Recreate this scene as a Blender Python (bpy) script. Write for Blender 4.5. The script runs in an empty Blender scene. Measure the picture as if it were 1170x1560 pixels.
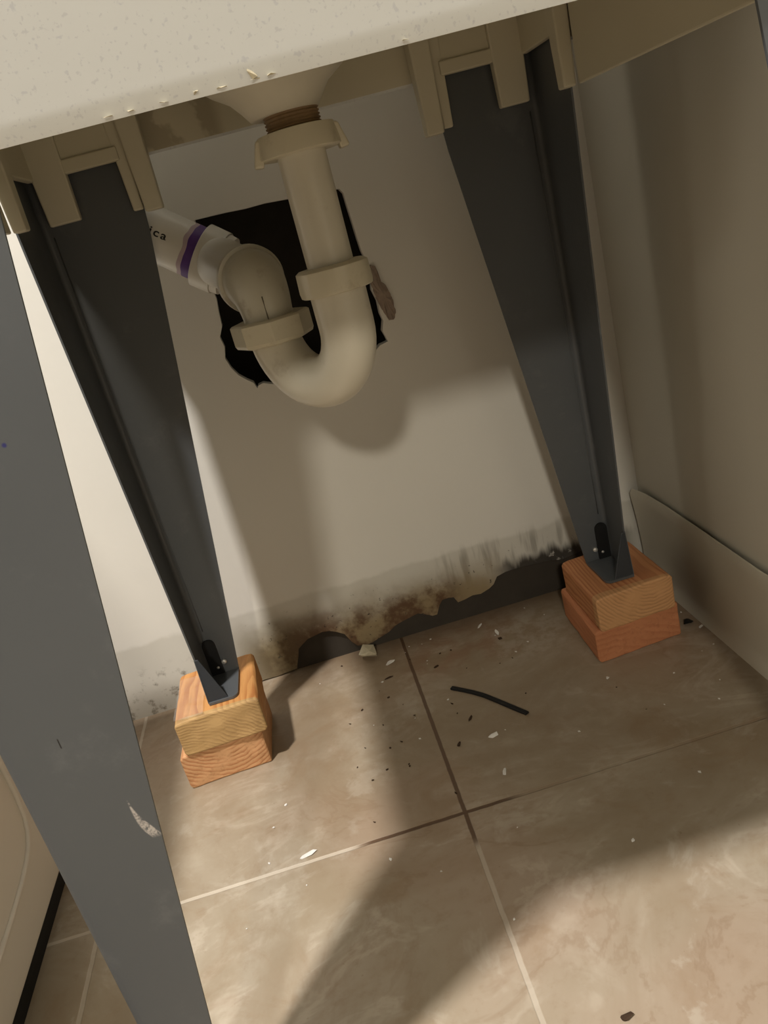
import bpy, bmesh, math, random
from mathutils import Vector, Matrix, noise
random.seed(7)
C = bpy.context.scene.collection
S = bpy.context.scene

# ------------------------------------------------------------------ camera
H = .48
cam_d = bpy.data.cameras.new('camera'); cam = bpy.data.objects.new('camera', cam_d); C.objects.link(cam)
roll = math.atan(.27); pitch = math.radians(20.3)
cdown = Vector((math.sin(roll)*math.cos(pitch), math.cos(roll)*math.cos(pitch), math.sin(pitch)))
yc = Vector((385-585., 358-780., 1236.)).normalized(); yc -= cdown*yc.dot(cdown); yc.normalize()
upc = -cdown; xc = yc.cross(upc).normalized()
if xc.x < 0: xc = -xc
Rw = Matrix((xc, yc, upc))                       # world = Rw @ (right, down, forward)
right = Rw @ Vector((1, 0, 0)); up = Rw @ Vector((0, -1, 0)); back = Rw @ Vector((0, 0, -1))
M = Matrix((right, up, back)).transposed().to_4x4(); M.translation = Vector((0, 0, H))
cam.matrix_world = M
cam_d.sensor_fit = 'VERTICAL'; cam_d.sensor_height = 36; cam_d.lens = 36*1236/1560.
cam_d.clip_start = .01
S.camera = cam

# ------------------------------------------------------------------ world and lights
S.view_settings.view_transform = 'Standard'; S.view_settings.look = 'None'
S.view_settings.gamma = 1; S.view_settings.use_curve_mapping = False
S.view_settings.exposure = 0.0
w = bpy.data.worlds.new('world'); S.world = w; w.use_nodes = True
w.node_tree.nodes['Background'].inputs[0].default_value = (1, .92, .78, 1)
w.node_tree.nodes['Background'].inputs[1].default_value = .008

def area(name, loc, target, size, power, color):
    l = bpy.data.lights.new(name, 'AREA'); l.shape = 'DISK'; l.size = size; l.energy = power; l.color = color
    o = bpy.data.objects.new(name, l); C.objects.link(o); o.location = loc
    o.rotation_euler = (Vector(target)-Vector(loc)).to_track_quat('-Z', 'Y').to_euler()
    return o
area('ceiling_lamp_near', (-.67, -.10, 2.33), (-.67, -.10, 0), .13, 78, (1, .95, .90))
area('ceiling_lamp_far', (-.60, -3.3, 2.24), (0, .6, .3), .26, 46, (1, .92, .78))

# ------------------------------------------------------------------ helpers
def tag(o, label=None, cat=None, group=None, kind=None):
    if label: o['label'] = label
    if cat: o['category'] = cat
    if group: o['group'] = group
    if kind: o['kind'] = kind
    return o
def obj(name, bm, mat, parent=None, smooth=False, bevel=0, seg=2, autos=None):
    me = bpy.data.meshes.new(name)
    bmesh.ops.recalc_face_normals(bm, faces=bm.faces)
    bm.to_mesh(me); bm.free()
    o = bpy.data.objects.new(name, me); C.objects.link(o)
    if mat: me.materials.append(mat)
    if smooth:
        for p in me.polygons: p.use_smooth = True
        if autos is not None:
            sharp_mark(me, autos)
    if bevel:
        b = o.modifiers.new('bevel', 'BEVEL'); b.width = bevel; b.segments = seg; b.limit_method = 'ANGLE'; b.angle_limit = .6
    if parent: o.parent = parent; o.matrix_parent_inverse = parent.matrix_world.inverted() if parent.type != 'EMPTY' else Matrix.Translation(-parent.location)
    return o
def sharp_mark(me, ang):
    bm = bmesh.new(); bm.from_mesh(me)
    for e in bm.edges:
        if len(e.link_faces) == 2 and e.calc_face_angle(0) > ang: e.smooth = False
    bm.to_mesh(me); bm.free()
def empty(name, loc):
    o = bpy.data.objects.new(name, None); o.empty_display_size = .05; C.objects.link(o); o.location = loc
    return o
def box(bm, x0, x1, y0, y1, z0, z1):
    v = [bm.verts.new((x, y, z)) for x in (x0, x1) for y in (y0, y1) for z in (z0, z1)]
    for q in ((0,1,3,2),(4,6,7,5),(0,4,5,1),(2,3,7,6),(0,2,6,4),(1,5,7,3)): bm.faces.new([v[i] for i in q])
    return v
def hexa(bm, P):
    """8 points: bottom 4 (ccw) then top 4"""
    v = [bm.verts.new(p) for p in P]
    for q in ((3,2,1,0),(4,5,6,7),(0,1,5,4),(1,2,6,5),(2,3,7,6),(3,0,4,7)): bm.faces.new([v[i] for i in q])
    return v
def frames(pts):
    T = []
    for i in range(len(pts)):
        a = pts[max(0, i-1)]; b = pts[min(len(pts)-1, i+1)]
        T.append((b-a).normalized())
    n = T[0].orthogonal().normalized(); N = [n]
    for i in range(1, len(pts)):
        n = T[i-1].rotation_difference(T[i]) @ N[-1]; n = (n - T[i]*n.dot(T[i])).normalized(); N.append(n)
    return T, N
def sweep(bm, pts, rad, n=40, cap=True, inner=None):
    pts = [Vector(p) for p in pts]
    if not hasattr(rad, '__len__'): rad = [rad]*len(pts)
    T, N = frames(pts); rings = []
    for p, t, nn, r in zip(pts, T, N, rad):
        b = t.cross(nn)
        rings.append([bm.verts.new(p + (nn*math.cos(a)+b*math.sin(a))*r) for a in [2*math.pi*k/n for k in range(n)]])
    for i in range(len(rings)-1):
        for k in range(n):
            bm.faces.new((rings[i][k], rings[i][(k+1)%n], rings[i+1][(k+1)%n], rings[i+1][k]))
    if cap: bm.faces.new(rings[0][::-1]); bm.faces.new(rings[-1])
def lathe(bm, origin, axis, prof, n=48, shape=None):
    """prof: list of (t, r) along axis; closed caps"""
    origin = Vector(origin); axis = Vector(axis).normalized(); nn = axis.orthogonal().normalized(); bb = axis.cross(nn)
    rings = []
    for t, r in prof:
        ring = []
        for k in range(n):
            a = 2*math.pi*k/n; rr = r*(shape(a) if shape else 1)
            ring.append(bm.verts.new(origin+axis*t+(nn*math.cos(a)+bb*math.sin(a))*rr))
        rings.append(ring)
    for i in range(len(rings)-1):
        for k in range(n):
            bm.faces.new((rings[i][k], rings[i][(k+1)%n], rings[i+1][(k+1)%n], rings[i+1][k]))
    bm.faces.new(rings[0][::-1]); bm.faces.new(rings[-1])
def poly_plate(name, outer, holes, y0, y1, mat, parent=None):
    """filled polygon in XZ with holes, between y0 and y1"""
    cu = bpy.data.curves.new(name, 'CURVE'); cu.dimensions = '2D'; cu.fill_mode = 'BOTH'; cu.extrude = abs(y1-y0)/2
    for loop in [outer]+holes:
        sp = cu.splines.new('POLY'); sp.points.add(len(loop)-1); sp.use_cyclic_u = True
        for p, (x, z) in zip(sp.points, loop): p.co = (x, z, 0, 1)
    tmp = bpy.data.objects.new('tmp', cu); C.objects.link(tmp)
    dg = bpy.context.evaluated_depsgraph_get(); dg.update()
    me = bpy.data.meshes.new_from_object(tmp.evaluated_get(dg))
    bpy.data.objects.remove(tmp)
    for v in me.vertices:
        x, z, y = v.co; v.co = (x, (y0+y1)/2 - y, z)
    me.name = name; me.materials.clear(); me.materials.append(mat)
    o = bpy.data.objects.new(name, me); C.objects.link(o)
    if parent: o.parent = parent
    return o

# ------------------------------------------------------------------ node helper
class NT:
    def __init__(s, name, rough=.6, spec=.5):
        s.m = bpy.data.materials.new(name); s.m.use_nodes = True; s.t = s.m.node_tree
        s.b = s.t.nodes['Principled BSDF']; s.b.inputs['Roughness'].default_value = rough
        s.b.inputs['Specular IOR Level'].default_value = spec
        s.pos = s.t.nodes.new('ShaderNodeTexCoord').outputs['Object']
        sx = s.t.nodes.new('ShaderNodeSeparateXYZ'); s.t.links.new(s.pos, sx.inputs[0])
        s.x, s.y, s.z = sx.outputs
    def put(s, sock, v):
        if hasattr(v, 'node'): s.t.links.new(v, sock)
        elif isinstance(v, (tuple, list)): sock.default_value = (*v, 1) if len(v) == 3 and len(sock.default_value) == 4 else v
        else: sock.default_value = v
    def math(s, op, a, b=0, c=0):
        n = s.t.nodes.new('ShaderNodeMath'); n.operation = op
        s.put(n.inputs[0], a); s.put(n.inputs[1], b); s.put(n.inputs[2], c); return n.outputs[0]
    def add(s, a, b): return s.math('ADD', a, b)
    def sub(s, a, b): return s.math('SUBTRACT', a, b)
    def mul(s, a, b): return s.math('MULTIPLY', a, b)
    def mx(s, a, b): return s.math('MAXIMUM', a, b)
    def ss(s, v, a, b, lo=0., hi=1.):
        n = s.t.nodes.new('ShaderNodeMapRange'); n.interpolation_type = 'SMOOTHSTEP'
        if a > b: a, b, lo, hi = b, a, hi, lo
        s.put(n.inputs[0], v); n.inputs[1].default_value = a; n.inputs[2].default_value = b
        n.inputs[3].default_value = lo; n.inputs[4].default_value = hi; return n.outputs[0]
    def win(s, v, a, b, soft):
        return s.mul(s.ss(v, a-soft, a+soft), s.ss(v, b+soft, b-soft))
    def noise(s, scale, detail=4, rough=.55, vec=None, dist=0, stretch=None, color=False):
        n = s.t.nodes.new('ShaderNodeTexNoise'); n.inputs['Scale'].default_value = scale
        n.inputs['Detail'].default_value = detail; n.inputs['Roughness'].default_value = rough; n.inputs['Distortion'].default_value = dist
        v = vec or s.pos
        if stretch:
            mp = s.t.nodes.new('ShaderNodeMapping'); mp.inputs['Scale'].default_value = stretch; s.t.links.new(v, mp.inputs[0]); v = mp.outputs[0]
        s.t.links.new(v, n.inputs['Vector']); return n.outputs['Color' if color else 'Fac']
    def voro(s, scale, feature='F1', rnd=1, out='Distance'):
        n = s.t.nodes.new('ShaderNodeTexVoronoi'); n.feature = feature; n.inputs['Scale'].default_value = scale
        n.inputs['Randomness'].default_value = rnd; s.t.links.new(s.pos, n.inputs['Vector']); return n.outputs[out]
    def mix(s, f, a, b, mode='MIX'):
        n = s.t.nodes.new('ShaderNodeMix'); n.data_type = 'RGBA'; n.blend_type = mode
        s.put(n.inputs[0], f); s.put(n.inputs[6], a); s.put(n.inputs[7], b); return n.outputs[2]
    def color(s, c): s.put(s.b.inputs['Base Color'], c); return s
    def rough(s, v): s.put(s.b.inputs['Roughness'], v); return s
    def bump(s, h, strength=.3, dist=.001):
        n = s.t.nodes.new('ShaderNodeBump'); n.inputs['Strength'].default_value = strength; n.inputs['Distance'].default_value = dist
        s.t.links.new(h, n.inputs['Height']); s.t.links.new(n.outputs[0], s.b.inputs['Normal']); return s
    def spot(s, a, b, ca, cb, r, soft=.5):
        """round spot in two coordinates"""
        d = s.math('SQRT', s.add(s.math('POWER', s.sub(a, ca), 2), s.math('POWER', s.sub(b, cb), 2)))
        return s.ss(d, r*(1+soft), r*(1-soft))

# ------------------------------------------------------------------ materials
def mat_wall():
    n = NT('wall_paint', .55, .35)
    col = n.mix(n.noise(9, 3), (.72, .70, .64), (.77, .75, .69))
    wob = n.mul(n.sub(n.noise(14, 4), .5), .05)
    zz = n.add(n.z, wob)
    zf = n.add(n.z, n.mul(n.sub(n.noise(30, 5), .5), .014))
    # grey unpainted band left by the old baseboard
    band = n.ss(zf, .094, .088)
    col = n.mix(n.mul(band, .42), col, (.46, .44, .37))
    st = n.noise(60, 3, .6, stretch=(1, 1, .12))
    streak = n.mul(n.mul(n.win(n.x, .10, .26, .03), n.win(n.z, .045, .088, .012)), n.ss(st, .48, .62))
    col = n.mix(n.mul(streak, .6), col, (.20, .18, .15))
    big = n.noise(26, 6, .7)
    # brown and yellow damp stain
    ymask = n.mul(n.win(n.x, -.145, .17, .025), n.ss(zz, .088, .035))
    col = n.mix(n.mul(ymask, .88), col, (.22, .15, .055))
    bmask = n.mul(n.mul(n.win(n.x, -.125, .11, .02), n.ss(zz, .078, .040)), n.ss(big, .36, .56))
    col = n.mix(n.mul(bmask, .9), col, (.085, .038, .016))
    sp = n.mul(n.mul(n.win(n.x, -.14, .30, .02), n.ss(n.z, .085, .06)), n.ss(n.noise(150, 3, .6), .66, .72))
    col = n.mix(n.mul(sp, .85), col, (.03, .022, .015))
    # black furry mould near the right corner
    fur = n.mul(n.mul(n.win(n.x, .17, .33, .02), n.ss(n.add(n.z, n.mul(n.sub(st, .5), .05)), .064, .050)), n.ss(n.noise(90, 4, .7), .26, .42))
    col = n.mix(n.mul(fur, .95), col, (.022, .017, .012))
    # left end marks
    lm = n.mul(n.mul(n.ss(n.x, -.17, -.2), n.ss(n.z, .07, .03)), n.ss(n.noise(70, 5, .65), .52, .68))
    col = n.mix(n.mul(lm, .8), col, (.07, .05, .03))
    low = n.mul(n.ss(zf, .05, .01), n.ss(n.x, -.10, -.16))
    col = n.mix(n.mul(low, .45), col, (.22, .19, .14))
    # greenish film
    g = n.mul(n.mul(n.win(n.x, -.15, -.08, .02), n.ss(zz, .085, .06)), .35)
    col = n.mix(g, col, (.16, .14, .08))
    n.color(col)
    n.bump(n.add(n.mul(n.noise(120, 3), .4), n.noise(25, 3)), .12, .002)
    return n.m
def mat_side_wall():
    n = NT('side_wall_paint', .5, .4)
    col = n.mix(n.noise(7, 3), (.55, .53, .45), (.61, .58, .50))
    n.color(col); n.bump(n.noise(90, 3), .1, .001); return n.m
def mat_plain(name, c, rough=.6, spec=.5, var=.0, scale=40, bump=0):
    n = NT(name, rough, spec)
    if var: n.color(n.mix(n.noise(scale, 4), tuple(k*(1-var) for k in c), tuple(min(1, k*(1+var)) for k in c)))
    else: n.color(c)
    if bump: n.bump(n.noise(scale*3, 4), bump, .001)
    return n.m
def mat_floor():
    n = NT('travertine_tile', .32, .45)
    w1 = n.noise(5, 6, .6, dist=1.2); w2 = n.noise(14, 7, .65, dist=.8); w3 = n.noise(3.2, 3, .5)
    col = n.mix(n.ss(w1, .35, .65), (.30, .24, .165), (.39, .335, .255))
    col = n.mix(n.mul(n.ss(w3, .45, .62), .5), col, (.40, .295, .225))
    col = n.mix(n.mul(n.ss(w2, .50, .72), .6), col, (.27, .185, .11))
    vein = n.math('ABSOLUTE', n.sub(n.noise(4.5, 6, .6, dist=2.2), .5))
    col = n.mix(n.mul(n.mul(n.ss(vein, .022, .0), n.ss(w3, .45, .55)), .3), col, (.22, .14, .08))
    v2 = n.math('ABSOLUTE', n.sub(n.noise(7, 5, .6, dist=1.5, stretch=(1, 1.7, 1)), .52))
    col = n.mix(n.mul(n.mul(n.ss(v2, .06, .0), n.ss(w1, .45, .6)), .35), col, (.58, .51, .42))
    fine = n.noise(70, 5, .7)
    col = n.mix(n.mul(n.ss(fine, .5, .75), .35), col, (.25, .175, .11))
    pale = n.noise(11, 6, .65, dist=.6)
    col = n.mix(n.mul(n.ss(pale, .56, .64), .4), col, (.52, .47, .39))
    # grout joints
    wob = n.mul(n.sub(n.noise(60, 3), .5), .0012)
    gx = n.math('ABSOLUTE', n.add(n.sub(n.x, .0345), wob))
    gy = n.math('ABSOLUTE', n.add(n.sub(n.y, .5455), wob))
    gx2 = n.math('ABSOLUTE', n.add(n.sub(n.x, -.2785), wob))
    gx_m = n.ss(gx, .0023, .0013); gy_m = n.ss(gy, .0023, .0013); gx2_m = n.ss(gx2, .0023, .0013)
    dark_x = n.mul(gx_m, n.ss(n.add(n.y, n.mul(n.noise(30), .03)), .515, .535))
    pale_x = n.mul(gx_m, n.ss(n.y, .53, .50))
    dx_ = n.add(n.x, n.mul(n.sub(n.noise(40), .5), .03))
    dark_y = n.mul(gy_m, n.win(dx_, -.055, .078, .012))
    pale_y = n.mul(gy_m, n.ss(dx_, -.055, -.07))
    mid_y = n.mul(n.mul(gy_m, n.ss(dx_, .07, .09)), n.ss(n.noise(22, 2), .42, .55))
    # dirt film round the back
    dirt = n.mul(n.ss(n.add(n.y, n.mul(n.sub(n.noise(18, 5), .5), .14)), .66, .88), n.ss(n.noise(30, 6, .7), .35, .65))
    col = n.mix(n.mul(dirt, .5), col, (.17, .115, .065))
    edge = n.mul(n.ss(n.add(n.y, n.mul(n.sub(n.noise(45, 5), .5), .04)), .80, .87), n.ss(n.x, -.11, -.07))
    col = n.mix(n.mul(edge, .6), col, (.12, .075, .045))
    red = n.mul(n.mul(n.win(n.x, .03, .16, .03), n.win(n.y, .76, .84, .02)), n.ss(n.noise(35, 4), .4, .6))
    col = n.mix(n.mul(red, .4), col, (.24, .10, .055))
    grime_shade = n.mul(n.ss(n.add(n.y, n.mul(n.sub(n.noise(9, 5), .5), .25)), .46, .62), n.ss(n.noise(16, 6, .7), .25, .55))  # brown film that also puts the under-tub shade into the tile colour
    col = n.mix(n.mul(grime_shade, .38), col, (.19, .125, .068))
    dust = n.mul(n.mul(n.win(n.x, .12, .22, .03), n.win(n.y, .74, .84, .03)), n.ss(n.noise(60, 5, .7), .4, .6))
    col = n.mix(n.mul(dust, .35), col, (.5, .45, .38))
    specks = n.mul(n.ss(n.noise(220, 2, .5), .73, .77), n.ss(n.noise(6, 2), .42, .6))
    col = n.mix(n.mul(specks, .6), col, (.2, .14, .08))
    col = n.mix(n.mul(pale_x, .45), col, (.60, .54, .45))
    col = n.mix(n.mul(pale_y, .55), col, (.66, .59, .49))
    col = n.mix(n.mul(gx2_m, .4), col, (.60, .54, .45))
    col = n.mix(n.mul(mid_y, .45), col, (.25, .17, .11))
    col = n.mix(n.mul(n.mx(dark_x, dark_y), .92), col, (.095, .052, .028))
    n.color(col)
    n.rough(n.add(.25, n.mul(n.noise(12, 5), .25)))
    h = n.sub(n.mul(n.noise(25, 5), .6), n.mul(n.mx(n.mx(gx_m, gy_m), gx2_m), 1.2))
    n.bump(h, .35, .0015)
    return n.m
def mat_tub(name='speckled_tub_plastic', c=(.60, .61, .595), specks=True):
    n = NT(name, .38, .5)
    col = n.mix(n.noise(6, 3), tuple(k*.96 for k in c), tuple(k*1.04 for k in c))
    if specks:
        m1 = n.ss(n.noise(620, 2, .5), .62, .70); m2 = n.ss(n.noise(330, 2, .5), .645, .73)
        col = n.mix(n.mul(m1, .28), col, (.34, .34, .38)); col = n.mix(n.mul(m2, .32), col, (.34, .35, .42))
    n.color(col); n.bump(n.noise(18, 3), .08, .002); return n.m
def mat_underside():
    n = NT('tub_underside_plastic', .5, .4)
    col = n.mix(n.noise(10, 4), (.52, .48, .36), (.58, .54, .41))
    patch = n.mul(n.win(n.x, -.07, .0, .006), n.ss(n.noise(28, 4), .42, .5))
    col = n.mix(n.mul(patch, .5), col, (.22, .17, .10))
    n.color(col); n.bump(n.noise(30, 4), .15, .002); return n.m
def mat_leg():
    n = NT('grey_painted_steel', .38, .5)
    col = n.mix(n.noise(8, 4), (.072, .078, .083), (.088, .094, .099))
    sm = n.mul(n.ss(n.noise(22, 6, .7), .55, .75), .25)
    col = n.mix(sm, col, (.20, .20, .20))
    # scratch on the near left leg
    near = n.ss(n.y, .33, .325)
    cx_ = n.add(-.1265, n.mul(n.math('POWER', n.math('MAXIMUM', n.sub(.262, n.z), 0), 2), 12))
    d = n.math('ABSOLUTE', n.sub(n.x, cx_))
    wd = n.mul(n.ss(n.z, .262, .242), .0022)
    scr = n.mul(n.mul(n.ss(n.sub(d, wd), .0006, -.0002), n.win(n.z, .240, .262, .0015)), n.mul(near, n.ss(n.noise(400, 3, .7), .35, .6)))
    col = n.mix(n.mul(scr, .75), col, (.55, .50, .45))
    hair = n.mul(n.mul(n.win(n.x, -.1433, -.1427, .00015), n.win(n.z, .298, .303, .0004)), near)
    col = n.mix(hair, col, (.01, .01, .01))
    dot = n.mul(n.spot(n.x, n.z, -.1135, .431, .0009), near)
    col = n.mix(n.mul(dot, .9), col, (.02, .02, .12))
    n.color(col); n.rough(n.add(.36, n.mul(n.noise(30, 4), .14)))
    n.bump(n.noise(260, 2), .04, .0005)
    return n.m
def mat_pvc(name, c, grime_shade=.3):
    n = NT(name, .33, .5)
    col = n.mix(n.noise(14, 4), tuple(k*.95 for k in c), c)
    g = n.mul(n.ss(n.noise(38, 6, .7), .56, .72), grime_shade)
    col = n.mix(g, col, (.32, .25, .16))
    n.color(col); n.bump(n.noise(60, 3), .06, .001); return n.m
def mat_wood(name, cx_, cz_, c1, c2, freq, endc=None):
    n = NT(name, .6, .3)
    a = n.add(n.x, n.mul(n.sub(n.noise(18, 3, stretch=(1, .25, 1)), .5), .020))
    b = n.add(n.z, n.mul(n.sub(n.noise(23, 3, stretch=(1, .25, 1)), .5), .016))
    r = n.math('SQRT', n.add(n.math('POWER', n.sub(a, cx_), 2), n.math('POWER', n.sub(b, cz_), 2)))
    r = n.add(r, n.mul(n.sub(n.noise(9, 2, stretch=(1, .3, 1)), .5), .012))
    saw = n.math('FRACT', n.mul(r, freq))
    yearly = n.noise(48, 1, .5, stretch=(1, .2, 1))
    ring = n.mul(n.mul(n.ss(saw, .25, .85), n.ss(saw, 1.0, .90)), n.ss(yearly, .25, .55))
    col = n.mix(n.mul(ring, .8), c1, c2)
    fib = n.noise(260, 3, .6, stretch=(1, .06, 1))
    col = n.mix(n.mul(n.ss(fib, .5, .7), .22), col, tuple(k*.5 for k in c2))
    kn = n.ss(n.noise(20, 5, .65), .62, .72)
    col = n.mix(n.mul(kn, .35), col, tuple(k*.35 for k in c2))
    if endc: col = n.mix(n.mul(n.ss(n.y, -.0405, -.0415), .75), col, n.mix(n.mul(ring, .8), endc, tuple(k*.74 for k in endc)))
    n.color(col); n.bump(n.add(n.mul(ring, .6), n.noise(180, 3)), .3, .0006); return n.m

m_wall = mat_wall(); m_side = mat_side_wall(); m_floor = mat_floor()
m_tub = mat_tub(); m_under = mat_underside(); m_leg = mat_leg()
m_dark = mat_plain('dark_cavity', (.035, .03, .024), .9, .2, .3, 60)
m_ceil = mat_plain('ceiling_paint', (.16, .155, .145), .8)
m_far = mat_plain('far_wall_paint', (.15, .145, .135), .8)
m_pvc = mat_pvc('trap_plastic', (.68, .64, .53))
m_pvc2 = mat_pvc('nut_plastic', (.64, .59, .45), .35)
m_pipe = mat_pvc('pipe_plastic', (.66, .64, .58), .15)
m_elbow = mat_pvc('elbow_plastic', (.60, .57, .47), .5)
m_vinyl = mat_plain('cove_base_vinyl', (.56, .53, .44), .5, .4, .05, 12)
m_white = mat_plain('white_enamel', (.66, .61, .53), .35, .5, .03, 5)
m_black = mat_plain('black_plastic', (.008, .008, .008), .6, .3)
m_blk2 = mat_plain('black_steel', (.02, .024, .03), .45, .5)
m_ink = mat_plain('black_ink', (.02, .02, .02), .7, .2)
m_purple = mat_plain('purple_primer', (.085, .03, .19), .5, .4, .3, 120)
m_pink = mat_plain('faded_primer', (.42, .33, .36), .55, .4, .15, 120)
m_torn = mat_plain('torn_paper_plaster', (.33, .26, .21), .95, .1, .35, 90, .8)
m_chip = mat_plain('white_plaster_crumb', (.72, .70, .66), .85, .2, .15, 200, .3)
m_chunk = mat_plain('plaster_crumb', (.52, .47, .34), .9, .2, .2, 120, .5)
m_dirt = mat_plain('dark_crumb', (.05, .03, .018), .9, .2, .3, 200)
m_screw = mat_plain('screw_metal', (.7, .68, .64), .3, .5); m_screw.node_tree.nodes['Principled BSDF'].inputs['Metallic'].default_value = .6
m_caulk = mat_plain('old_caulk', (.46, .41, .29), .7, .3, .25, 90, .4)
m_rust = mat_plain('stained_thread', (.28, .18, .09), .55, .4, .35, 150, .3)

YW = .857; XR = .350
# ------------------------------------------------------------------ structure
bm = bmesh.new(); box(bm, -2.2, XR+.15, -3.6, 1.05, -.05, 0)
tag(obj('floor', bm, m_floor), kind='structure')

notch = [(-.150, 0), (-.135, .0018), (-.118, .0012), (-.104, .0028), (-.094, .0035), (-.092, .008), (-.089, .018), (-.085, .027), (-.080, .032), (-.072, .036), (-.064, .0385), (-.054, .0400), (-.045, .0385), (-.036, .0355), (-.029, .028), (-.023, .017), (-.017, .009), (-.008, .0065), (0, .008), (.012, .0105), (.022, .0155), (.032, .0195), (.042, .0235), (.052, .0255), (.062, .0265), (.071, .023), (.078, .0175), (.084, .019), (.088, .029), (.094, .0345), (.101, .036), (.107, .033), (.112, .0265), (.120, .0265), (.130, .029), (.141, .0285), (.151, .0305), (.158, .036), (.164, .043), (.174, .0465), (.185, .047), (.197, .0455), (.212, .046), (.226, .0435), (.245, .041), (.270, .044), (.300, .042), (.325, .038), (.330, 0)]
notch = [(x+.0007*math.sin(i*2.3), max(0, z+.0009*math.sin(i*3.7)*(z > .006))) for i, (x, z) in enumerate(notch)]
outer = [(-2.2, 0)] + notch + [(XR+.15, 0), (XR+.15, 2.4), (-2.2, 2.4)]
hole = [(-.050, .5085), (-.02, .5078), (.0, .5066), (.02, .5068), (.044, .505), (.070, .5035), (.088, .503), (.0945, .5018), (.0975, .497), (.098, .485), (.0990, .47), (.0998, .455), (.1010, .44), (.1030, .43), (.1015, .421), (.1035, .41), (.1015, .40), (.1045, .388), (.1040, .375), (.1055, .367), (.1020, .357), (.1040, .350), (.1050, .345), (.0960, .3435), (.085, .336), (.07, .331), (.05, .326), (.02, .325), (.0, .330), (-.012, .3335), (-.024, .3345), (-.033, .3385), (-.0385, .3375), (-.0405, .3345), (-.0425, .3415), (-.048, .346), (-.055, .353), (-.060, .362), (-.0630, .373), (-.0600, .384), (-.0615, .395), (-.0560, .405), (-.0550, .418), (-.0530, .432), (-.0545, .45), (-.0520, .47), (-.0535, .49)]
wb = poly_plate('wall_back', outer, [hole], YW, YW+.013, m_wall)
tag(wb, kind='structure')
bm = bmesh.new()
box(bm, -.30, XR, YW+.0045, YW+.009, 0, .10)
tag(obj('wall_back_sill', bm, mat_plain('damp_sill', (.05, .042, .033), .9, .2, .25, 40)), kind='structure')
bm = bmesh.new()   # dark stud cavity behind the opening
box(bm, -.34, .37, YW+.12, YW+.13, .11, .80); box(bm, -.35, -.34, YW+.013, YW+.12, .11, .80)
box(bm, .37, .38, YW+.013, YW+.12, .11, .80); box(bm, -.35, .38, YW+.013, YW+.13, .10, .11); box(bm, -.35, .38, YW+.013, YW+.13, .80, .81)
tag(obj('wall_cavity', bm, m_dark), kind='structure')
# torn drywall on the right side of the opening
bm = bmesh.new()
torn = [(.103, .424), (.107, .4245), (.1105, .421), (.112, .413), (.1125, .406), (.1165, .400), (.119, .392), (.1205, .382), (.1195, .372), (.116, .3655), (.1115, .3665), (.109, .373), (.106, .382), (.104, .392), (.1025, .402), (.102, .413)]
vf = [bm.verts.new((x, YW-.0025-.0012*random.random(), z)) for x, z in torn]; vb = [bm.verts.new((x, YW+.004, z)) for x, z in torn]
cv = bm.verts.new((.111, YW-.004, .393))
for i in range(len(torn)):
    j = (i+1) % len(torn); bm.faces.new((vf[i], vf[j], cv)); bm.faces.new((vf[i], vb[i], vb[j], vf[j]))
bmesh.ops.subdivide_edges(bm, edges=bm.edges, cuts=2, use_grid_fill=True)
for v in bm.verts:
    if v.co.y < YW: v.co += Vector((.0016*noise.noise(v.co*300+Vector((9,0,0))), .0030*noise.noise(v.co*330), .0018*noise.noise(v.co*280)))
to = obj('torn_drywall_edge', bm, m_torn, wb); to['label'] = 'torn brown drywall paper and crumbling plaster'

bm = bmesh.new(); box(bm, XR, XR+.1, -3.6, YW+.0, 0, 2.4)
tag(obj('wall_right', bm, m_side), kind='structure')
bm = bmesh.new(); box(bm, -2.3, -2.2, -3.6, YW+.013, 0, 2.4)
tag(obj('wall_left', bm, m_far), kind='structure')
bm = bmesh.new(); box(bm, -2.3, XR+.15, -3.6, YW+.013, 2.4, 2.5)
tag(obj('ceiling', bm, m_ceil), kind='structure')

# cove base on the right wall: swept profile with a toe, top edge standing slightly off the wall
bm = bmesh.new()
prof = [(.3385, 0), (.3240, 0), (.3265, .0035), (.3305, .008), (.3325, .014), (.3335, .03), (.3340, .06), (.3332, .09), (.3325, .1045), (.3340, .1065), (.3355, .105), (.3365, .06), (.3368, .02)]
ys = [-2.0, -.5, .2, .45, .6, .70, .78, .82, .838, .846, .850]
rows = []
for k, y in enumerate(ys):
    rows.append([bm.verts.new((x - (.0008*math.sin(y*23) if z > .05 else 0) - (.006*max(0, (y-.80)/.05)**2 * (z/.1)), y, z*(1+.012*math.sin(y*9)) - (.004 if (k == len(ys)-1 and z > .08) else 0))) for x, z in [(q[0]+.0108, q[1]) for q in prof]])
for a, b in zip(rows, rows[1:]):
    for i in range(len(prof)): j = (i+1) % len(prof); bm.faces.new((a[i], a[j], b[j], b[i]))
bm.faces.new(rows[0]); bm.faces.new(rows[-1][::-1])
tag(obj('baseboard_right', bm, m_vinyl, smooth=True, autos=.7), kind='structure')

# ------------------------------------------------------------------ laundry sink
X0, X1, Y0, Y1 = -.170, .272, .318, .760
XC = (X0+X1)/2; YC = (Y0+Y1)/2
sink = empty('laundry_sink', (XC, YC, 0))
tag(sink, 'speckled off-white laundry tub on four tapered grey steel legs, seen from below', 'sink')

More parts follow.
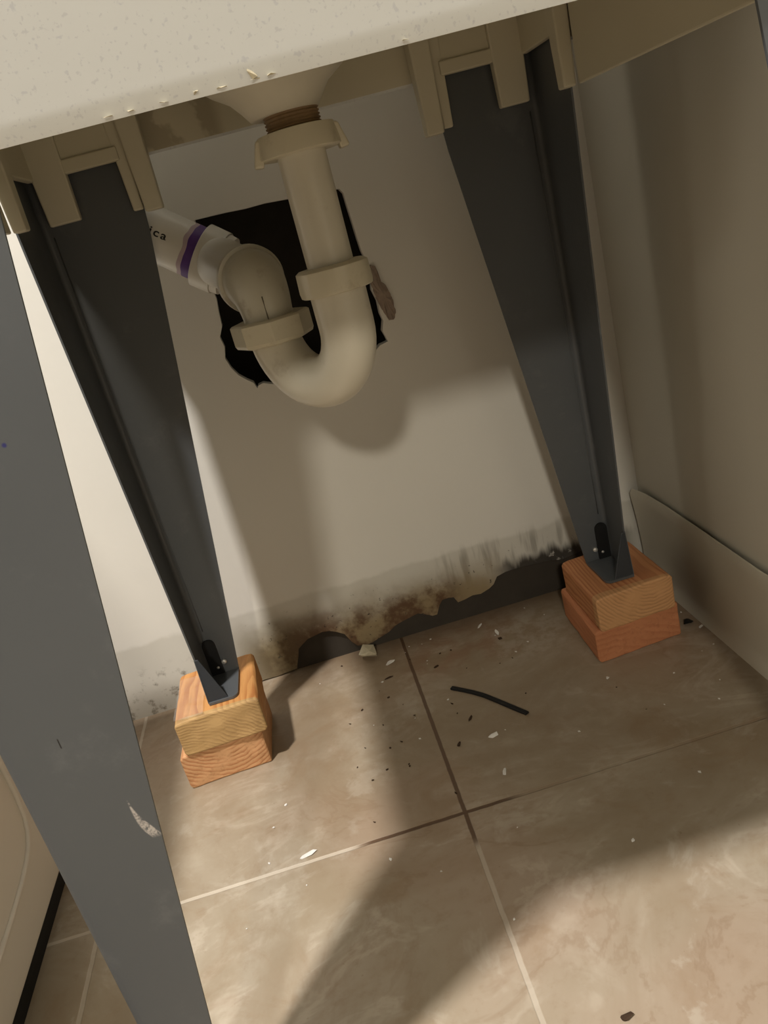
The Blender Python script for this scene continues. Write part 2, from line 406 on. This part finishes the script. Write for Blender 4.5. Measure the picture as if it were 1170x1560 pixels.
def rrect(x0, x1, y0, y1, r, z, n=6):
    P = []
    for cx_, cy_, a0 in ((x1-r, y0+r, -90), (x1-r, y1-r, 0), (x0+r, y1-r, 90), (x0+r, y0+r, 180)):
        for k in range(n+1):
            a = math.radians(a0+90*k/n); P.append((cx_+r*math.cos(a), cy_+r*math.sin(a), z))
    return P
def shell(bm, loops, close=False):
    R = [[bm.verts.new(p) for p in L] for L in loops]
    n = len(R[0])
    for a, b in zip(R, R[1:]):
        for i in range(n): j = (i+1) % n; bm.faces.new((a[i], a[j], b[j], b[i]))
    return R
ZB = .612   # underside of the bowl
# outer shell: from the front skirt edge up, over the rim, and down inside the bowl
bm = bmesh.new()
o_ = .007
L = [rrect(X0-o_+.003, X1+o_-.003, Y0-.001, Y1+o_-.003, .014, .5295),
     rrect(X0-o_+.001, X1+o_-.001, Y0-.003, Y1+o_-.001, .015, .5275),
     rrect(X0-o_, X1+o_, Y0-.004, Y1+o_, .016, .5295),
     rrect(X0-o_-.001, X1+o_+.001, Y0-.005, Y1+o_+.001, .016, .535),
     rrect(X0-.034, X1+.034, Y0-.036, Y1+.030, .03, .815),
     rrect(X0-.050, X1+.050, Y0-.052, Y1+.040, .035, .820),
     rrect(X0-.053, X1+.053, Y0-.055, Y1+.043, .037, .825),
     rrect(X0-.053, X1+.053, Y0-.055, Y1+.043, .037, .852),
     rrect(X0-.049, X1+.049, Y0-.051, Y1+.039, .035, .858),
     rrect(X0-.026, X1+.026, Y0-.028, Y1+.020, .03, .858),
     rrect(X0-.021, X1+.021, Y0-.023, Y1+.016, .03, .850),
     rrect(X0+.012, X1-.012, Y0+.012, Y1-.012, .05, .650),
     rrect(X0+.028, X1-.028, Y0+.028, Y1-.028, .06, .632),
     rrect(XC-.02, XC+.02, YC-.02, YC+.02, .018, .622)]
R_ = shell(bm, L); bm.faces.new(R_[-1])
# skirt inner face and underside of the bowl
L2 = [L[0], rrect(X0-.0025, X1+.0025, Y0+.002, Y1+.0025, .012, .536), rrect(X0-.0025, X1+.0025, Y0+.002, Y1+.0025, .012, ZB)]
# notch the rear skirt: raise its bottom edge
basin = obj('basin', bm, m_tub, sink, True, autos=.6)
for v in basin.data.vertices:
    if v.co.z < .5365 and v.co.y > Y1-.012: v.co.z += .036
bm = bmesh.new()
R2 = shell(bm, L2); bm.faces.new(R2[-1])
for v in bm.verts:
    if v.co.z < .5365 and v.co.y > Y1-.012: v.co.z += .036
und = obj('basin_underside', bm, m_under, sink, True, autos=.5)
# inner ledge strips in front of each back leg and at the sides, and the long side lips between the legs
def piece(name, *b):
    bm = bmesh.new(); box(bm, *b); return obj(name, bm, m_under, sink, bevel=.0012)
for xa, xb in ((X0+.008, X0+.083), (X1-.083, X1-.008)):
    piece('inner_ledge', xa, xb, Y1-.012, Y1-.0065, .5635, ZB+.002); piece('ledge_lip', xa, xb, Y1-.0145, Y1-.0115, .5635, .5745)
for sx, xa in ((-1, X0), (1, X1)):
    a, b = sorted((xa-sx*.0055, xa-sx*.012))
    piece('inner_ledge', a, b, Y1-.082, Y1-.012, .5635, ZB+.002)
    a, b = sorted((xa+sx*.0015, xa-sx*.0025))
    piece('side_lip', a, b, Y0+.102, Y1-.102, .5245, ZB+.002)
m_sock = mat_plain('socket_plastic', (.56, .52, .40), .5, .4, .06, 20, .1)
def socket(fx, fy, sx, sy):
    """moulded fingers which hold one leg; fx,fy the outer corner; sx,sy point inward"""
    def b(u0, u1, v0, v1, z0):
        bm = bmesh.new()
        xa, xb = sorted((fx+sx*u0, fx+sx*u1)); ya, yb = sorted((fy+sy*v0, fy+sy*v1))
        du, dv = .001, .0015
        hexa(bm, [(xa+du, ya+dv, z0), (xb-du, ya+dv, z0), (xb-du, yb-dv, z0), (xa+du, yb-dv, z0), (xa-du, ya-dv, ZB+.003), (xb+du, ya-dv, ZB+.003), (xb+du, yb+dv, ZB+.003), (xa-du, yb+dv, ZB+.003)])
        obj('socket_finger', bm, m_sock, sink, bevel=.0014)
    b(.010, .038, .0045, .016, .5275)       # corner finger
    if sy > 0: return
    b(.079, .0895, .0030, .012, .5235)      # plate over the flange edge
    b(.0890, .1060, .0010, .018, .5205)     # finger beside the plate
    b(.0010, .0130, .0820, .0985, .5245)    # side flange finger
for fx, sx in ((X0, 1), (X1, -1)):
    for fy, sy in ((Y0+.004, 1), (Y1, -1)): socket(fx, fy, sx, sy)

def leg(fx, fy, sx, sy, zb, foot, zt=.600, dw=0):
    wx = lambda z: dw+.031+(.0885-.031)*(min(z, .52)-.085)/.435
    wy = lambda z: .041+(.083-.041)*(min(z, .524)-.076)/.448
    bm = bmesh.new(); rows = []; th = .0016; r = .0055
    N = 22
    for k in range(N+1):
        z = zb+(zt-zb)*k/N
        a, b = wx(z), wy(z)
        if k == 0: pass
        out = [(a, 0), (a*.66, 0), (r*1.8, 0), (r, 0)]
        for q in range(1, 6):
            t = math.radians(90*q/6); out.append((r-r*math.sin(t), r-r*math.cos(t)))
        out += [(0, r), (0, r*1.8), (0, b*.6), (0, b)]
        inn = [(a, th), (a*.66, th), (r*1.8, th), (r, th)]
        for q in range(1, 6):
            t = math.radians(90*q/6); inn.append((r-(r-th)*math.sin(t), r-(r-th)*math.cos(t)))
        inn += [(th, r), (th, r*1.8), (th, b*.6), (th, b)]
        rows.append([bm.verts.new((fx+sx*u, fy+sy*v, z)) for u, v in out+inn[::-1]])
    n = len(rows[0])
    for A, B in zip(rows, rows[1:]):
        for i in range(n): j = (i+1) % n; bm.faces.new((A[i], A[j], B[j], B[i]))
    bm.faces.new(rows[0]); bm.faces.new(rows[-1][::-1])
    lg = obj('leg', bm, m_leg, sink, True, autos=.7)
    if not foot: return lg
    a, b = wx(zb), wy(zb)
    # raised crease beside the fold
    bm = bmesh.new()
    P = [(fx+sx*(.0085), fy+sy*th, z) for z in (.13, .2, .3, .4, .52)]
    sweep(bm, P, .0006, 8); obj('crease', bm, m_leg, lg, True)
    # foot plate with rounded front corner
    bm = bmesh.new()
    F = [(0, .002), (a, .002), (a, b+.004)]
    for q in range(1, 6):
        t = math.radians(90*q/6); F.append((a-.007+.007*math.cos(t), b+.007+.007*math.sin(t)))
    F += [(.007, b+.014), (0.001, b+.014)]
    lo = [bm.verts.new((fx+sx*u, fy+sy*v, zb-.0008)) for u, v in F]; hi = [bm.verts.new((fx+sx*u, fy+sy*v, zb+.0016)) for u, v in F]
    bm.faces.new(lo); bm.faces.new(hi)
    for i in range(len(F)): j = (i+1) % len(F); bm.faces.new((lo[i], lo[j], hi[j], hi[i]))
    obj('foot_plate', bm, m_leg, lg)
    # slanted lip at the front of the side flange
    bm = bmesh.new()
    zt2 = zb+.046
    bt = wy(zt2)
    hexa(bm, [(fx, fy+sy*(b+.012), zb), (fx+sx*.021, fy+sy*(b+.012), zb), (fx+sx*.021, fy+sy*(b+.0105), zb), (fx, fy+sy*(b+.0105), zb),
              (fx, fy+sy*(bt+.001), zt2), (fx+sx*.004, fy+sy*(bt+.001), zt2), (fx+sx*.004, fy+sy*(bt-.0005), zt2), (fx, fy+sy*(bt-.0005), zt2)])
    obj('front_lip', bm, m_blk2, lg, bevel=.0006); bm = bmesh.new()
    hexa(bm, [(fx, fy+sy*(b-.002), zb), (fx+sx*.0015, fy+sy*(b-.002), zb), (fx+sx*.0015, fy+sy*(b+.012), zb), (fx, fy+sy*(b+.012), zb),
              (fx, fy+sy*(bt-.004), zt2), (fx+sx*.0015, fy+sy*(bt-.004), zt2), (fx+sx*.0015, fy+sy*(bt+.001), zt2), (fx, fy+sy*(bt+.001), zt2)])
    obj('side_gusset', bm, m_leg, lg)
    # black arch plate added to stand in for the dark recess at the corner
    bm = bmesh.new()
    hw = .0065; n0 = []
    for q in range(9): t = math.pi*q/8; n0.append((  .0090+hw*math.cos(t), zb+.036+hw*math.sin(t)))
    out = [(.0090+hw, zb+.002)]+n0+[(.0090-hw, zb+.002)]
    A = [bm.verts.new((fx+sx*u, fy+sy*(th+.0001), z)) for u, z in out]; B = [bm.verts.new((fx+sx*u, fy+sy*(th+.0022), z)) for u, z in out]
    bm.faces.new(A); bm.faces.new(B)
    for i in range(len(out)): j = (i+1) % len(out); bm.faces.new((A[i], A[j], B[j], B[i]))
    obj('recess_dark', bm, m_black, lg)
    for u, z, r2, mm in ((.0185, zb+.0140, .0026, m_screw), (.0110, zb+.0095, .0015, m_screw)):
        bm = bmesh.new(); lathe(bm, (fx+sx*u, fy+sy*.001, z), (0, sy, 0), [(0, r2), (.003, r2), (.0038, r2*.6)], 16)
        obj('rivet', bm, mm, lg, True)
    return lg
leg(X0, Y1, 1, -1, .0775, True); leg(X1, Y1, -1, -1, .0775, True)
leg(X0, Y0+.002, 1, 1, 0.0005, False); leg(X1, Y0+.002, -1, 1, 0.0005, False, dw=-.0187)

# drain boss and thread under the bowl
TX, TY = .047, .600
m_boss = mat_plain('boss_plastic', (.64, .60, .49), .5, .4, .12, 25, .15)
bm = bmesh.new(); lathe(bm, (TX-.004, TY, ZB+.003), (0, 0, -1), [(0, .070), (.018, .066), (.036, .056), (.046, .045), (.053, .034), (.060, .028), (.0665, .0235)], 48)
boss = obj('drain_boss', bm, m_boss, sink, True)
bm = bmesh.new(); pr = []
for k in range(9): pr += [(k*.0022, .0178), (k*.0022+.0008, .0190), (k*.0022+.0012, .0190), (k*.0022+.0020, .0178)]
lathe(bm, (TX, TY, .5582), (0, 0, -1), pr, 40); obj('threaded_outlet', bm, m_rust, sink, True)
# rough caulk bits along the front edge
bits = [(-.005, .004), (.004, .0015), (.016, .0012), (.022, .002), (-.016, .001), (-.028, .0015), (-.036, .001), (.07, .001)]
for x, h in [(.0155, .0045)] + [(x, h*.35) for x, h in bits]:
    bm = bmesh.new()
    vs = [bm.verts.new((x+(random.random()-.5)*.004, Y0-.0045+(random.random()-.5)*.002, .5285+h*random.random())) for _ in range(8)]
    bmesh.ops.convex_hull(bm, input=vs)
    obj('caulk_bit', bm, m_caulk, sink)

# ------------------------------------------------------------------ drain trap
trap = empty('drain_trap', (TX, TY, .36))
tag(trap, 'white plastic drain trap hanging under the tub and turning into the wall opening', 'drain trap')
TX2, TY2 = -.006, .664
rt = .0204
bm = bmesh.new(); sweep(bm, [(TX, TY, z) for z in (.4300, .47, .50, .534)], .0168); obj('tailpiece', bm, m_pvc, trap, True, autos=.8)
# top nut with a flared skirt and wings
def wings(a):
    c = abs(math.cos(a-.35))**14
    return 1+.0*c
bm = bmesh.new()
lathe(bm, (TX, TY, .5385), (0, 0, -1), [(0, .0215), (.0008, .0265), (.006, .0275), (.013, .0285), (.0150, .0285), (.0158, .0270), (.0158, .0176)], 56)
tn = obj('top_nut', bm, m_pvc2, trap, True, autos=.6)
bm = bmesh.new()
for s in (-1, 1):
    bm = bmesh.new(); hexa(bm, [(TX+s*.0265, TY-.006, .5195), (TX+s*.0335, TY-.005, .5205), (TX+s*.0335, TY+.005, .5205), (TX+s*.0265, TY+.006, .5195),
              (TX+s*.0240, TY-.008, .5370), (TX+s*.0285, TY-.007, .5365), (TX+s*.0285, TY+.007, .5365), (TX+s*.0240, TY+.008, .5370)])
    obj('nut_wing', bm, m_pvc2, tn, bevel=.0015)
# slip nut at the head of the J bend
ribs = lambda a: 1+.018*max(0, math.cos(a*6))**6
bm = bmesh.new()
lathe(bm, (TX, TY, .4490), (0, 0, -1), [(0, .0172), (.0002, .0235), (.0020, .0262), (.0150, .0268), (.0185, .0262), (.0192, .0250), (.0192, .0205)], 72, ribs)
obj('slip_nut', bm, m_pvc2, trap, True, autos=.6)
# J bend
A = Vector((TX, TY, 0)); B = Vector((TX2, TY2, 0)); D = (B-A); rb = D.length/2; u = D.normalized(); mid = (A+B)/2; zc = .4060
pts = [Vector((TX, TY, z)) for z in (.4345, .425, .4155)]
for k in range(0, 25):
    t = math.pi*k/24; pts.append(Vector((mid.x, mid.y, zc)) - u*rb*math.cos(t) + Vector((0, 0, -rb*math.sin(t))))
pts += [Vector((TX2, TY2, .409))]
bm = bmesh.new(); sweep(bm, pts, rt, 48); jb = obj('j_bend', bm, m_pvc, trap, True, autos=.8)
# mould seam line on the inside of the bend
# union nut with flats
def flats(a):
    s = math.pi/4; q = (a % s)-s/2
    return math.cos(s/2)/math.cos(q)*1.035
bm = bmesh.new()
lathe(bm, (TX2, TY2, .4195), (0, 0, -1), [(0, .0215), (.0002, .0295), (.0014, .0312), (.0160, .0312), (.0185, .0300), (.0200, .0255), (.0205, .0205)], 64, flats)
obj('union_nut', bm, m_pvc2, trap, True, autos=.35)
# elbow: rises, then turns back to the wall opening
E0 = Vector((TX2, TY2, .415)); arm = Vector((-.012, .060, .004)).normalized()
re_ = .0235; zt = .4250
pts = [E0, Vector((TX2, TY2, .422))]
for k in range(0, 15):
    t = math.radians(86*k/14)
    pts.append(Vector((TX2, TY2, zt)) + Vector((arm.x, arm.y, 0)).normalized()*re_*(1-math.cos(t)) + Vector((0, 0, re_*math.sin(t))))
pe = pts[-1].copy()
pts += [pe+arm*.008]
bm = bmesh.new(); sweep(bm, pts, [.0200, .0200]+[.0203+.0040*min(1, k/11) for k in range(15)]+[.0243], 48)
el = obj('elbow', bm, m_elbow, trap, True, autos=.8)
bm = bmesh.new()   # mould seam down the elbow
seam = [Vector(p)+Vector((-.2, -.98, 0)).normalized()*.0204+Vector((.0035, 0, 0)) for p in [(TX2, TY2, z) for z in (.4195, .425, .431, .437)]]
sweep(bm, seam, .0005, 6); so = obj('mould_seam', bm, mat_plain('seam_grime', (.16, .13, .09), .8), el, True)
bm = bmesh.new(); lathe(bm, pe+arm*.002, arm, [(0, .0240), (.0004, .0272), (.0070, .0276), (.0074, .0235)], 48)
obj('elbow_collar', bm, m_elbow, trap, True, autos=.6)
P1 = pe+arm*.006; P2 = Vector((-.0300, .752, .4640)); P3 = Vector((-.0365, .7640, .4665)); P4 = Vector((-.0600, .7900, .4815)); P5 = Vector((-.175, .8190, .572))
bm = bmesh.new(); sweep(bm, [P1, (P1+P2)/2, P2, P3], .0215, 40); obj('trap_adapter', bm, m_pipe, trap, True, autos=.8)
ax = (P4-P3).normalized(); Lh = (P4-P3).length+.006
pdir = (P5-P4).normalized()
hub0 = Vector((-.0290, .7740, .4605)); hub1 = hub0+pdir*.0265
bm = bmesh.new(); lathe(bm, hub0, pdir, [(0, .0215), (.0005, .0262), (.007, .0268), (.0075, .0282), (.0258, .0284), (.0265, .0272), (.0265, .0235)], 56)
obj('pipe_coupling', bm, m_pipe, trap, True, autos=.5)
bm = bmesh.new(); sweep(bm, [hub0, hub1, hub1+pdir*.05, hub1+pdir*.13], .0238, 48); pipe = obj('drain_pipe', bm, m_pipe, trap, True, autos=.8)
def band(o0, d, t0, t1, r, mat, name, jag):
    bm = bmesh.new(); d = d.normalized(); nn = d.orthogonal().normalized(); bb = d.cross(nn); n = 64; ra = []; rb2 = []
    for k in range(n):
        a = 2*math.pi*k/n; v = nn*math.cos(a)+bb*math.sin(a)
        e = jag*noise.noise(Vector((math.cos(a)*2, math.sin(a)*2, 3.1)))
        ra.append(bm.verts.new(o0+d*t0+v*r)); rb2.append(bm.verts.new(o0+d*(t1+e)+v*r))
    for k in range(n): bm.faces.new((ra[k], ra[(k+1)%n], rb2[(k+1)%n], rb2[k]))
    return obj(name, bm, mat, pipe, True)
p_ = band(hub1, pdir, -.002, .0085, .02405, m_purple, 'primer_stripe', .0018); p_['label'] = 'purple primer stripe'
p_ = band(hub1, pdir, .002, .0125, .02395, m_pink, 'faded_primer', .003); p_['label'] = 'faded pinkish primer smear'
# lettering on the pipe, wrapped round its surface
cu = bpy.data.curves.new('t', 'FONT'); cu.body = 'ica'; cu.size = .0098; cu.space_character = 1.25; cu.extrude = 0; cu.offset = .00018
tmp = bpy.data.objects.new('t', cu); C.objects.link(tmp)
dg = bpy.context.evaluated_depsgraph_get(); dg.update()
me = bpy.data.meshes.new_from_object(tmp.evaluated_get(dg)); bpy.data.objects.remove(tmp)
dR = -pdir                                        # reading direction
toc = (Vector((0, 0, H))-(hub1+pdir*.03)); toc -= dR*toc.dot(dR); toc.normalize()
upv = toc.cross(dR).normalized()
if upv.z < 0: upv = -upv
t_org = hub1+pdir*.0430
for v in me.vertices:
    a = (v.co.y-.0015)/.0238
    v.co = t_org+dR*v.co.x*1.25+(toc*math.cos(a)+upv*math.sin(a))*.02395
me.materials.clear(); me.materials.append(m_ink)
lo = bpy.data.objects.new('pipe_lettering', me); C.objects.link(lo); lo.parent = pipe; lo.matrix_parent_inverse = Matrix(); lo['label'] = 'black printed letters ica'
lo.location = Vector((0, 0, 0))
# pipe's own frame: obj() parents meshes with world coordinates, so cancel the empty's offset
# (pipe sits at world identity through its parent inverse)

# ------------------------------------------------------------------ wood blocks
def block(name_label, corners, z0, z1, mat, seed, group, tilt=0):
    """corners: FL, FR, BR, BL in x,y (floor plan)"""
    cx_ = sum(c[0] for c in corners)/4; cy_ = sum(c[1] for c in corners)/4
    bm = bmesh.new()
    P = [(x-cx_, y-cy_, 0) for x, y in corners]+[(x-cx_, y-cy_, z1-z0) for x, y in corners]
    hexa(bm, P)
    bmesh.ops.subdivide_edges(bm, edges=bm.edges, cuts=9, use_grid_fill=True)
    hx = max(abs(p[0]) for p in P); 
    # round the four long edges by pulling the vertices in
    bm.verts.ensure_lookup_table()
    rr = .0045; hz = (z1-z0)
    fl, fr, br, bl = [Vector((p[0], p[1])) for p in P[:4]]
    for v in bm.verts:
        t = (v.co.y-fl.y)/(bl.y-fl.y); xl = fl.x+(bl.x-fl.x)*t; xr = fr.x+(br.x-fr.x)*t
        dx = min(v.co.x-xl, xr-v.co.x); dz = min(v.co.z, hz-v.co.z)
        if dx < 1e-5 and dz < 1e-5:
            s = 1 if v.co.x < 0 else -1; q = 1 if v.co.z < hz/2 else -1
            v.co.x += s*rr*.45; v.co.z += q*rr*.22*(1 if q < 0 else .2)
        nz = noise.noise(v.co*70+Vector((seed, 0, 0)))
        if v.co.y < -.03: v.co.y += .0012*nz
        elif v.co.z > hz*.02: v.co.x += .0007*nz
    o = obj('wood_block', bm, mat, None)
    o.location = (cx_, cy_, z0); o.rotation_euler.z = tilt
    bv = o.modifiers.new('bevel', 'BEVEL'); bv.width = .0018; bv.segments = 2; bv.limit_method = 'ANGLE'; bv.angle_limit = .7
    tag(o, name_label, 'wood block', group)
    return o
mw1 = mat_wood('pine_orange', .004, .072, (.56, .31, .15), (.37, .15, .06), 230)
mw2 = mat_wood('pine_yellow', -.045, -.085, (.55, .27, .09), (.36, .13, .035), 300, (.46, .32, .145))
mw3 = mat_wood('pine_red', -.05, -.20, (.52, .215, .10), (.46, .175, .08), 150)
mw4 = mat_wood('pine_tan', .020, .062, (.52, .235, .10), (.34, .115, .045), 280, (.58, .33, .15))
bL = block('lower pine block of the left stack, curved end grain, on the floor tiles', [(-.212, .692), (-.129, .697), (-.127, .782), (-.213, .778)], 0, .038, mw1, 1, None)
bL2 = block('upper pine block of the left stack, yellowish end grain and glossy film', [(-.2045, .690), (-.1215, .694), (-.126, .790), (-.207, .785)], .038, .076, mw2, 5, None)
bR = block('lower reddish pine block of the right stack, on the floor tiles', [(.2155, .690), (.3085, .698), (.309, .792), (.2190, .796)], 0, .038, mw3, 9, None)
bR2 = block('upper pine block of the right stack under the grey leg, by the side wall', [(.2205, .684), (.3035, .690), (.3030, .788), (.2215, .782)], .038, .076, mw4, 13, None)
# glossy film on the left stack
n = NT('clear_film', .16, .8); n.color((.95, .93, .9)); n.b.inputs['Alpha'].default_value = .09
n.bump(n.noise(55, 3, .6), .9, .006)
bm = bmesh.new(); G = []
for i in range(22):
    row = []
    for j in range(22):
        uu = -.046+.030*i/21; vv = -.047+.080*j/21
        row.append(bm.verts.new((uu, vv, .0396+.0014*noise.noise(Vector((uu*70, vv*50, 2))))))
    G.append(row)
for i in range(21):
    for j in range(21): bm.faces.new((G[i][j], G[i+1][j], G[i+1][j+1], G[i][j+1]))
bmesh.ops.solidify(bm, geom=bm.faces, thickness=.0001)
f = obj('plastic_film', bm, n.m, None, True); f.parent = bL2; f['label'] = 'clear glossy plastic film'
f.location = (.006, 0, 0)

# ------------------------------------------------------------------ white appliance on the left
ap = empty('appliance', (-.55, .33, 0))
tag(ap, 'white enamelled appliance side panel with a curved embossed line, left of the grey leg', 'appliance')
bm = bmesh.new(); box(bm, -.80, -.315, .05, .655, .020, .50); obj('side_panel', bm, m_white, ap, bevel=.006, seg=4)
bm = bmesh.new(); box(bm, -.79, -.322, .07, .645, 0, .020); obj('kick_base', bm, m_black, ap)
bm = bmesh.new()
sweep(bm, [(-.3142, .30, .058), (-.3142, .40, .061), (-.3142, .48, .064), (-.3142, .510, .0655), (-.3142, .540, .068), (-.3142, .562, .072), (-.3142, .575, .077), (-.3142, .583, .084), (-.3142, .589, .095), (-.3142, .592, .115), (-.3142, .593, .18), (-.3142, .593, .42)], .0022, 10)
obj('embossed_line', bm, m_white, ap, True)

# ------------------------------------------------------------------ things lying on the floor
def fl(o, label, cat, group=None): return tag(o, label, cat, group)
bm = bmesh.new()
P = [(.066, .726), (.0755, .7165), (.085, .7065), (.094, .695), (.104, .679), (.114, .662), (.1235, .6465)]
secs = []
for i, (x, y) in enumerate(P):
    a = Vector(P[max(0, i-1)]); b = Vector(P[min(len(P)-1, i+1)]); t = (b-a).normalized(); nrm = Vector((-t.y, t.x))*.0027
    zz = .0003
    secs.append([bm.verts.new((x+nrm.x, y+nrm.y, zz)), bm.verts.new((x-nrm.x, y-nrm.y, zz)), bm.verts.new((x-nrm.x*.8, y-nrm.y*.8, zz+.0022)), bm.verts.new((x+nrm.x*.8, y+nrm.y*.8, zz+.0022))])
for a, b in zip(secs, secs[1:]):
    for i in range(4): j = (i+1) % 4; bm.faces.new((a[i], a[j], b[j], b[i]))
bm.faces.new(secs[0]); bm.faces.new(secs[-1][::-1])
fl(obj('plastic_strip', bm, m_black, bevel=.0005), 'bent black plastic strip lying on the floor tile right of the grout line', 'strip')

def crumb(name, x, y, sx, sy, sz, rot, mat, seed, z=0):
    rnd = random.Random(seed); bm = bmesh.new()
    vs = []
    for k in range(13):
        a = rnd.random()*math.tau; zz = rnd.random()
        r = .75+.25*rnd.random(); p = Vector((math.cos(a)*sx*r, math.sin(a)*sy*r, zz*sz))
        p.rotate(Matrix.Rotation(rot, 3, 'Z')); vs.append(bm.verts.new(p))
    res = bmesh.ops.convex_hull(bm, input=vs)
    bmesh.ops.delete(bm, geom=[g for g in res['geom_unused'] if isinstance(g, bmesh.types.BMVert)], context='VERTS')
    mz = min(v.co.z for v in bm.verts)
    for v in bm.verts: v.co.z -= mz
    o = obj(name, bm, mat); o.location = (x, y, z+.0001); return o
fl(crumb('plaster_lump', -.008, .836, .0125, .0110, .016, .5, m_chunk, 3), 'largest pale plaster lump against the back wall by the damp hole', 'plaster crumb')
fl(crumb('plaster_flake', .013, .812, .0070, .0030, .002, .45, m_chip, 5), 'flat pale plaster flake between the lump and the grout line', 'plaster crumb')
fl(crumb('plaster_flake', .140, .806, .0022, .0068, .003, .1, m_chip, 8), 'upright white plaster sliver touching a black crumb near the back wall', 'plaster crumb')
fl(crumb('dark_crumb', .1395, .7930, .0032, .0026, .003, .3, m_dirt, 9), 'black crumb touching the white plaster sliver near the back wall', 'crumb')
fl(crumb('plaster_flake', .126, .832, .0055, .0014, .002, .8, m_chip, 10), 'thin tan splinter by the back wall right of the grout line', 'plaster crumb')
fl(crumb('plaster_flake', .084, .630, .0060, .0022, .0028, .25, m_chip, 12), 'white oblong plaster chip in front of the black strip', 'plaster crumb')
fl(crumb('dark_crumb', .051, .633, .0022, .0034, .0025, -.4, m_dirt, 13), 'black crumb beside the white chip, just right of the grout line', 'crumb')
fl(crumb('dark_crumb', .071, .667, .0018, .0050, .002, -.5, m_dirt, 14), 'brown curl of dirt between the black strip and the white chip', 'crumb')
fl(crumb('dark_splinter', .006, .782, .0060, .0010, .0015, .25, m_dirt, 15), 'small dark splinter left of the grout line near the back wall', 'crumb')
fl(crumb('plaster_flake', -.002, .778, .0018, .0012, .0015, 0, m_chip, 16), 'tiny white chip at the end of the small dark splinter', 'plaster crumb')
fl(crumb('dark_crumb', .060, .775, .0034, .0014, .002, .4, m_dirt, 17), 'dark crumb behind the black strip', 'crumb')
fl(crumb('dark_lump', .3235, .712, .0075, .0055, .008, .4, m_black, 18), 'black lump at the foot of the right cove base beside the right wood stack', 'crumb')
fl(crumb('plaster_flake', .3305, .699, .0030, .0022, .003, .4, m_chip, 19), 'pale chip beside the black lump at the right cove base', 'plaster crumb')
fl(crumb('plaster_flake', .079, .578, .0020, .0062, .0012, -.3, m_chip, 20), 'long white smear of plaster just behind the tile joint', 'plaster crumb')
fl(crumb('plaster_flake', -.101, .554, .0080, .0030, .0016, .2, m_chip, 21), 'bright white plaster flake on the lit tile by the tile joint', 'plaster crumb')
fl(crumb('plaster_flake', .212, .663, .0022, .0020, .002, .2, m_chip, 22), 'white dot of plaster in front of the right wood stack', 'plaster crumb')
fl(crumb('dark_crumb', .0835, .338, .0048, .0030, .002, .2, m_dirt, 23), 'brown crumb nearest the camera on the lit tile', 'crumb')
proto_w = crumb('white_speck', -.13, .60, .0015, .0012, .0010, 0, m_chip, 31)
tag(proto_w, 'tiny white plaster speck scattered on the floor tiles', 'speck', 'white plaster specks on the floor')
proto_d = crumb('dark_speck', .02, .70, .0015, .0010, .0010, 0, m_dirt, 32)
tag(proto_d, 'tiny dark speck of dirt scattered on the floor tiles', 'speck', 'dark dirt specks on the floor')
rnd = random.Random(11)
def ok(x, y):
    if -.22 < x < -.115 and y > .68: return False
    if .205 < x < .32 and y > .675: return False
    return True
wl = [(-.135, .558), (-.154, .497), (-.035, .520), (.02, .695), (.018, .66), (.097, .634), (-.118, .625), (.04, .835), (.055, .832), (.20, .815), (.24, .60), (.27, .64), (.30, .61), (.31, .66), (.285, .585), (.325, .665)]
for _ in range(20):
    if rnd.random() < .5: wl.append((rnd.uniform(-.09, .19), rnd.uniform(.70, .848)))
    else: wl.append((rnd.uniform(-.15, .33), rnd.uniform(.40, .80)))
dl = [(-.013, .70), (.0, .745), (.083, .80), (.07, .80), (.125, .745), (.06, .70), (-.012, .66), (-.02, .63), (.14, .748), (.285, .47), (.09, .755)]
for _ in range(22): dl.append((rnd.uniform(-.08, .3), rnd.uniform(.55, .84)))
for proto, lst in ((proto_w, wl), (proto_d, dl)):
    for x, y in lst:
        if not ok(x, y): continue
        c = proto.copy(); C.objects.link(c); c.location = (x, y, .0001); s = rnd.uniform(.5, 1.25); c.scale = (s, s, s); c.rotation_euler.z = rnd.uniform(0, 6)
